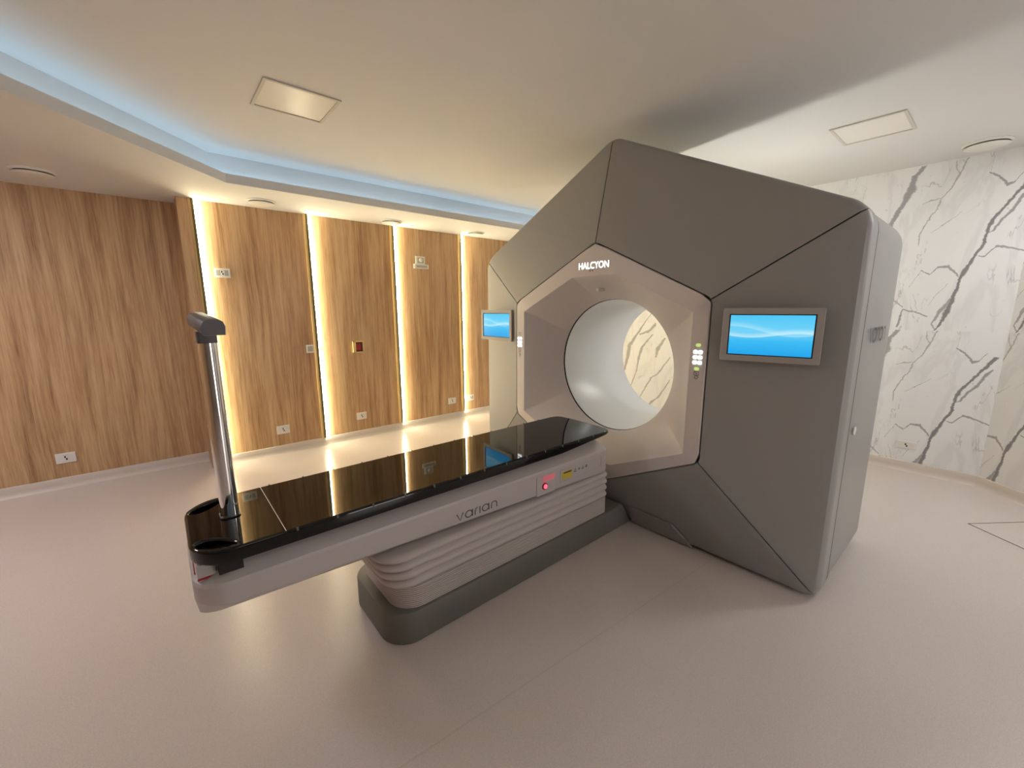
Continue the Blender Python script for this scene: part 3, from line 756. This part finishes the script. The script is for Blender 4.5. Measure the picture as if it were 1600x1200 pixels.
# monitors
def monitor(c, uvec, w, h, fw, wall_x):
    c = Vector(c); u = Vector(uvec).normalized(); zz = Vector((0, 0, 1)); n = zz.cross(u) ; 
    if n.x > 0: n = -n
    d = .007
    fr = MB()
    cs = rrect(-w / 2, w / 2, -h / 2, h / 2, .008, 4); ci = rrect(-w / 2 + fw, w / 2 - fw, -h / 2 + fw, h / 2 - fw, .002, 4)
    def R_(p2, k): return [c + u * p.x + zz * p.y + n * k for p in p2]
    fr.loft([R_(cs, -d), R_(cs, d - .002), R_([p * .993 for p in cs], d), R_(ci, d), R_(ci, d - .006)], cap0=True, cap1=False)
    o = fr.build('monitor', M['monitor'], mach, smooth_angle=35)
    a = w / 2 - fw; b = h / 2 - fw
    MB().add([c + u * x + zz * y + n * (d - .0055) for x, y in ((-a, -b), (a, -b), (a, b), (-a, b))], [(0, 1, 2, 3)]).build('black_border', M['dark'], o)
    a -= .006; b -= .005
    q = MB().add([c + u * x + zz * y + n * (d - .005) for x, y in ((-a, -b), (a, -b), (a, b), (-a, b))], [(0, 1, 2, 3)])
    q.build('display', M['screen'], o, uvf=lambda v, nn: ((v - c).dot(u) / (2 * a) + .5, (v - c).z / (2 * b) + .5))
    MB().obox(c - n * (d + .022), u * .07, zz * .05, n * .022).build('mount', M['monitor'], o)
def dirv(a, b): return (Vector(b) - Vector(a))
pa, pb = Vector((2.235, .935, 1.368)), Vector((2.335, .525, 1.368))
monitor((pa + pb) / 2, dirv(pa, pb), dirv(pa, pb).length + .002, .266, .030, 0)
pa, pb = Vector((2.285, 3.105, 1.36)), Vector((2.272, 2.665, 1.36))
monitor((pa + pb) / 2, dirv(pa, pb), .442, .264, .028, 0)
# side lettering and the small oval mark
vs, fs = logo_strokes(.17)
vs = place2d(vs, (2.715, YC - HW - .0012, 1.318), (1, 0, 0), (0, 0, 1), .43, .085)
MB().add(vs, fs).build('side_lettering', M['logodark'], mach)
mb = MB(); mb.loft([[(2.70 + .028 * cos(a), y, .87 + .022 * sin(a)) for a in [2 * pi * k / 20 for k in range(20)]] for y in (YC - HW + .001, YC - HW - .003)])
mb.build('side_cap', M['whiteplastic'], mach, smooth_angle=40)
# foot cover where the couch base meets the machine
fp = [(1.52, .006), (1.515, .135), (1.20, .135), (1.08, .006)]
MB().loft([[(X_OUT + .006 - .018 * k - .05 * (z > .1) * 1, y, z) for y, z in fp] for k in (0, 1)]).build('foot_cover', M['shell'], mach, bevel=.002)

# ================================================================== THE COUCH
YT = 1.795
couch = empty('treatment_couch', (1.4, YT, 0), 'long low treatment couch with glossy black top on grey base', 'couch')
# base
bp_ = flat(rounded_poly([(.622, 1.535), (2.43, 1.535), (2.43, 2.055), (.622, 2.055)], [.13, .01, .01, .13], 10))
def scaled(p2, k, cx=1.5, cy=YT): return [Vector((cx + (p.x - cx) * (1 - k / .9), cy + (p.y - cy) * (1 - k / .26))) for p in p2]
def cut(r_): return [(min(p[0], 2.415 - .62 * p[2]), p[1], p[2]) for p in r_]
MB().loft([cut(q_) for q_ in [ring3(scaled(bp_, .006), 0), ring3(scaled(bp_, .002), .006), ring3(bp_, .010), ring3(bp_, .150), ring3(scaled(bp_, .003), .157), ring3(scaled(bp_, .008), .160)]]).build('base', M['plinth'], couch, smooth_angle=35)
# bellows: fine pleats below, four full folds above
rows = []
def bl(x0, o, z):
    return ring3(flat(rounded_poly([(x0 - o, 1.553 - o), (2.150 + o * .5, 1.553 - o), (2.150 + o * .5, 2.037 + o), (x0 - o, 2.037 + o)], [.12, .03, .03, .12], 10)), z)
z = .160
for k in range(11):
    rows += [bl(.672, -.003, z), bl(.672, .003, z + .002), bl(.672, .003, z + .0075), bl(.672, -.003, z + .0095)]; z += .0098
rows.append(bl(.672, -.006, z + .001))
MB().loft(rows).build('pleats', M['bellows'], couch, smooth_angle=30)
rows = []
z0 = z + .001; hfold = (.447 - z0) / 4
for k in range(4):
    for j in range(9):
        t = j / 8; o = .019 * sin(pi * t) ** .7
        rows.append(bl(.640 - .012 * k, o - .010, z0 + hfold * (k + t * .999)))
MB().loft(rows).build('folds', M['bellows'], couch, smooth_angle=70)
# body
def body_ring(z, ins_s, ins_l, ins_r, rl=.10, rr_=.075):
    return ring3(flat(rounded_poly([(-.012 + ins_l, 1.545 + ins_s), (2.165 - ins_r, 1.545 + ins_s), (2.165 - ins_r, 2.045 - ins_s), (-.012 + ins_l, 2.045 - ins_s)], [rl, rr_, rr_, rl], 10)), z)
def keel(r_, s0, s1, za, zb):
    # the lower edge rises and draws in towards the head end
    out = []
    for x, y, z in r_:
        k = max(0.0, min(1.0, 1 - x / .52)); s = s1 + (s0 - s1) * k
        out.append((x, 1.795 + (y - 1.795) * (1 - s / .25), za + (zb - za) * k))
    return out
body = MB().loft([keel(body_ring(.440, .0, .012, .012, .055), .140, .022, .436, .444), keel(body_ring(.440, .0, .008, .006, .06), .128, .012, .442, .452),
                  keel(body_ring(.440, 0, 0, 0), .002, .001, .458, .542), keel(body_ring(.44, 0, 0, 0), 0, 0, .464, .548), body_ring(.60, 0, 0, 0), body_ring(.612, .003, .004, .003), body_ring(.617, .010, .012, .010),
                  body_ring(.655, .062, .07, .055, .08, .06), body_ring(.673, .085, .09, .075, .08, .06)]).build('couch_body', M['couch'], couch, smooth_angle=13)
# lettering on its side
vs, fs = logo_strokes(.15)
vs = place2d(vs, (.968, 1.5442, .507), (1, 0, 0), (0, 0, 1), .247, .040)
MB().add(vs, fs).build('side_lettering', M['logo'], body)
ys = 1.545
MB().box((1.492, ys - .004, .470), (1.635, ys, .583)).build('button_plate', M['couch'], body, bevel=.002)
mb = MB()
def disc_y(mb, cx, cz, r, y0, y1, n=24): mb.loft([[(cx + r * cos(a), y, cz + r * sin(a)) for a in [2 * pi * k / n for k in range(n)]] for y in (y0, y1)])
disc_y(mb, 1.552, .520, .020, ys - .004, ys - .010); mb.build('button_ring', M['red'], body, smooth_angle=40)
mb = MB(); disc_y(mb, 1.552, .520, .013, ys - .010, ys - .014); mb.build('glowing_button', M['led_red'], body, smooth_angle=40)
MB().box((1.535, ys - .0055, .545), (1.630, ys - .004, .579)).build('button_glow', M['red_dim'], body)  # red button's glow on the recess above it, as an emissive plate
# recessed strip with label and symbols
mb = MB()
for a in ((1.682, 2.07, .568, .576), (1.682, 2.07, .498, .504), (1.682, 1.690, .504, .568), (2.062, 2.07, .504, .568)): mb.box((a[0], ys - .003, a[2]), (a[1], ys, a[3]))
mb.build('panel_frame', M['couch'], body, bevel=.001)
MB().box((1.700, ys - .0015, .514), (1.785, ys, .560)).build('warning_label', M['yellow'], body)
MB().box((1.712, ys - .0022, .548), (1.778, ys - .0015, .556)).build('warning_text', M['logodark'], body)
mb = MB()
for k, sc in enumerate((1, .7, .8, 1)):
    x_ = 1.815 + k * .034; v, f = strokes([[(-.009 * sc, -.009 * sc), (0, .010 * sc), (.009 * sc, -.009 * sc), (-.009 * sc, -.009 * sc)]] if k in (0, 2) else [arc(0, 0, .006 * sc, 0, 360, 10)], .006)
    mb.add([(x_ + q.x, ys - .001, .545 + q.y) for q in v], f)
mb.build('symbols', M['logo'], body)

# table top (with two handle openings)
def teardrop(cx, cy, ang, L, w, n=20):
    out = []
    for k in range(n):
        a = 2 * pi * k / n; x = L * cos(a); y = w * sin(a) * (1.0 - .35 * cos(a))
        out.append((cx + x * cos(ang) - y * sin(ang), cy + x * sin(ang) + y * cos(ang)))
    return out
def filled(outl, holes, z0, z1, bev):
    c = bpy.data.curves.new('t', 'CURVE'); c.dimensions = '2D'; c.fill_mode = 'BOTH'
    for loop in [outl] + holes:
        s = c.splines.new('POLY'); s.points.add(len(loop) - 1); s.use_cyclic_u = True
        for p, q in zip(s.points, loop): p.co = (q[0], q[1], 0, 1)
    c.extrude = (z1 - z0) / 2 - bev; c.bevel_depth = bev; c.bevel_resolution = 3; c.offset = -bev
    o = bpy.data.objects.new('t', c); COL.objects.link(o); bpy.context.view_layer.update()
    me = bpy.data.meshes.new_from_object(o.evaluated_get(bpy.context.evaluated_depsgraph_get()))
    vs = [v.co + Vector((0, 0, (z0 + z1) / 2)) for v in me.vertices]; fs = [tuple(p.vertices) for p in me.polygons]
    bpy.data.objects.remove(o); bpy.data.meshes.remove(me); bpy.data.curves.remove(c)
    return vs, fs
Y0, Y1 = 1.545, 2.040
tip = [(2.06, Y0), (2.11, Y0 + .003), (2.145, Y0 + .012), (2.168, Y0 + .030), (2.178, Y0 + .055), (2.186, YT - .1), (2.188, YT), (2.186, YT + .1), (2.178, Y1 - .055), (2.168, Y1 - .030), (2.145, Y1 - .012), (2.10, Y1)]
tipo = tip
head = flat(rounded_poly([(1, Y0), (1, Y1), (-.008, Y1), (-.008, Y0)], [.001, .001, .125, .125], 12))
head = [p for p in head if p.x < .99]
outl = [(p.x, p.y) for p in head] + [(.5, Y0), (1.2, Y0), (1.70, Y0), (1.86, Y0), (1.97, Y0)] + tipo + [(1.97, Y1), (1.86, Y1), (1.70, Y1), (1.2, Y1), (.5, Y1)]
holes = [teardrop(.066, 1.617, radians(-38), .066, .026), teardrop(.066, 2 * 1.7925 - 1.617, radians(38), .066, .026)]
vs, fs = filled(outl, holes, .672, .726, .010)
vs2 = []
for v in vs:
    if v.z < .70 and v.x > 1.70: v.z = v.z + (.709 - v.z) * min(1, (v.x - 1.70) / .46)
    vs2.append(v)
top = MB().add(vs2, fs).build('tabletop', M['blackgloss'], couch, smooth_angle=40)
MB().box((.263, Y0 + .006, .7255), (.2652, Y1 - .006, .7265)).build('joint_line', M['whiteplastic'], top)
for k in range(14):
    x_ = .30 + k * .14
    if x_ > 2.0: break
    for yy in (Y0 + .002, Y1 - .002):
        MB().loft([[(x_ + q * cos(a), yy + q * sin(a), z_) for a in [2 * pi * j / 10 for j in range(10)]] for q, z_ in ((.004, .716), (.004, .7268), (.0025, .7276))]).build('index_notch', M['headgrey'], top, smooth_angle=40)
# end fittings under the head end
MB().box((.060, 1.565, .635), (.13, 1.61, .673)).build('latch_block', M['dark'], couch, bevel=.002)
MB().box((.004, 1.60, .612), (.055, 1.99, .673)).build('end_bracket', M['couch'], couch, bevel=.004)
MB().box((-.003, 1.615, .640), (.000, 1.975, .646)).build('red_trim', M['red'], couch)
MB().box((.003, 1.597, .622), (.054, 1.600, .628)).build('red_trim', M['red'], couch)

# ================================================================== POST ON THE COUCH END
xm, ym = .129, 1.825
post = empty('support_post', (xm, ym, .7255), 'upright chrome post with grey block head, standing on couch end', 'post')
def sec(w, d, r, z, dx=0, dy=0, n=5): return ring3(rrect(xm + dx - w / 2, xm + dx + w / 2, ym + dy - d / 2, ym + dy + d / 2, r, n), z)
MB().loft([sec(.060, .070, .0285, .7262, n=10), sec(.060, .070, .0285, 1.385, n=10)]).build('pole', M['chrome'], post, smooth_angle=50)
MB().loft([sec(.066, .078, .020, .7262), sec(.066, .078, .020, .731)]).build('foot_ring', M['blackedge'], post, smooth_angle=50)
MB().loft([sec(.060, .060, .012, 1.385), sec(.060, .062, .012, 1.425)]).build('neck', M['headgrey'], post, smooth_angle=50)
# head: a bar leaning slightly down towards the near end, rounded on top
a = Vector((.119, 1.940, 1.467)); b = Vector((.134, 1.60, 1.446)); ax = (b - a).normalized(); sd = ax.cross(Vector((0, 0, 1))).normalized(); up = sd.cross(ax)
prof = [(-.032, -.026), (.024, -.026), (.032, -.018), (.033, .006), (.026, .020), (.010, .026), (-.012, .026), (-.028, .018), (-.034, .002)]
def hr(c, k): return [c + sd * (p * k) + up * (q * k) for p, q in prof]
MB().loft([hr(a, .9), hr(a + ax * .006, 1), hr(b - ax * .006, 1), hr(b, .93)]).build('head', M['headgrey'], post, smooth_angle=40)
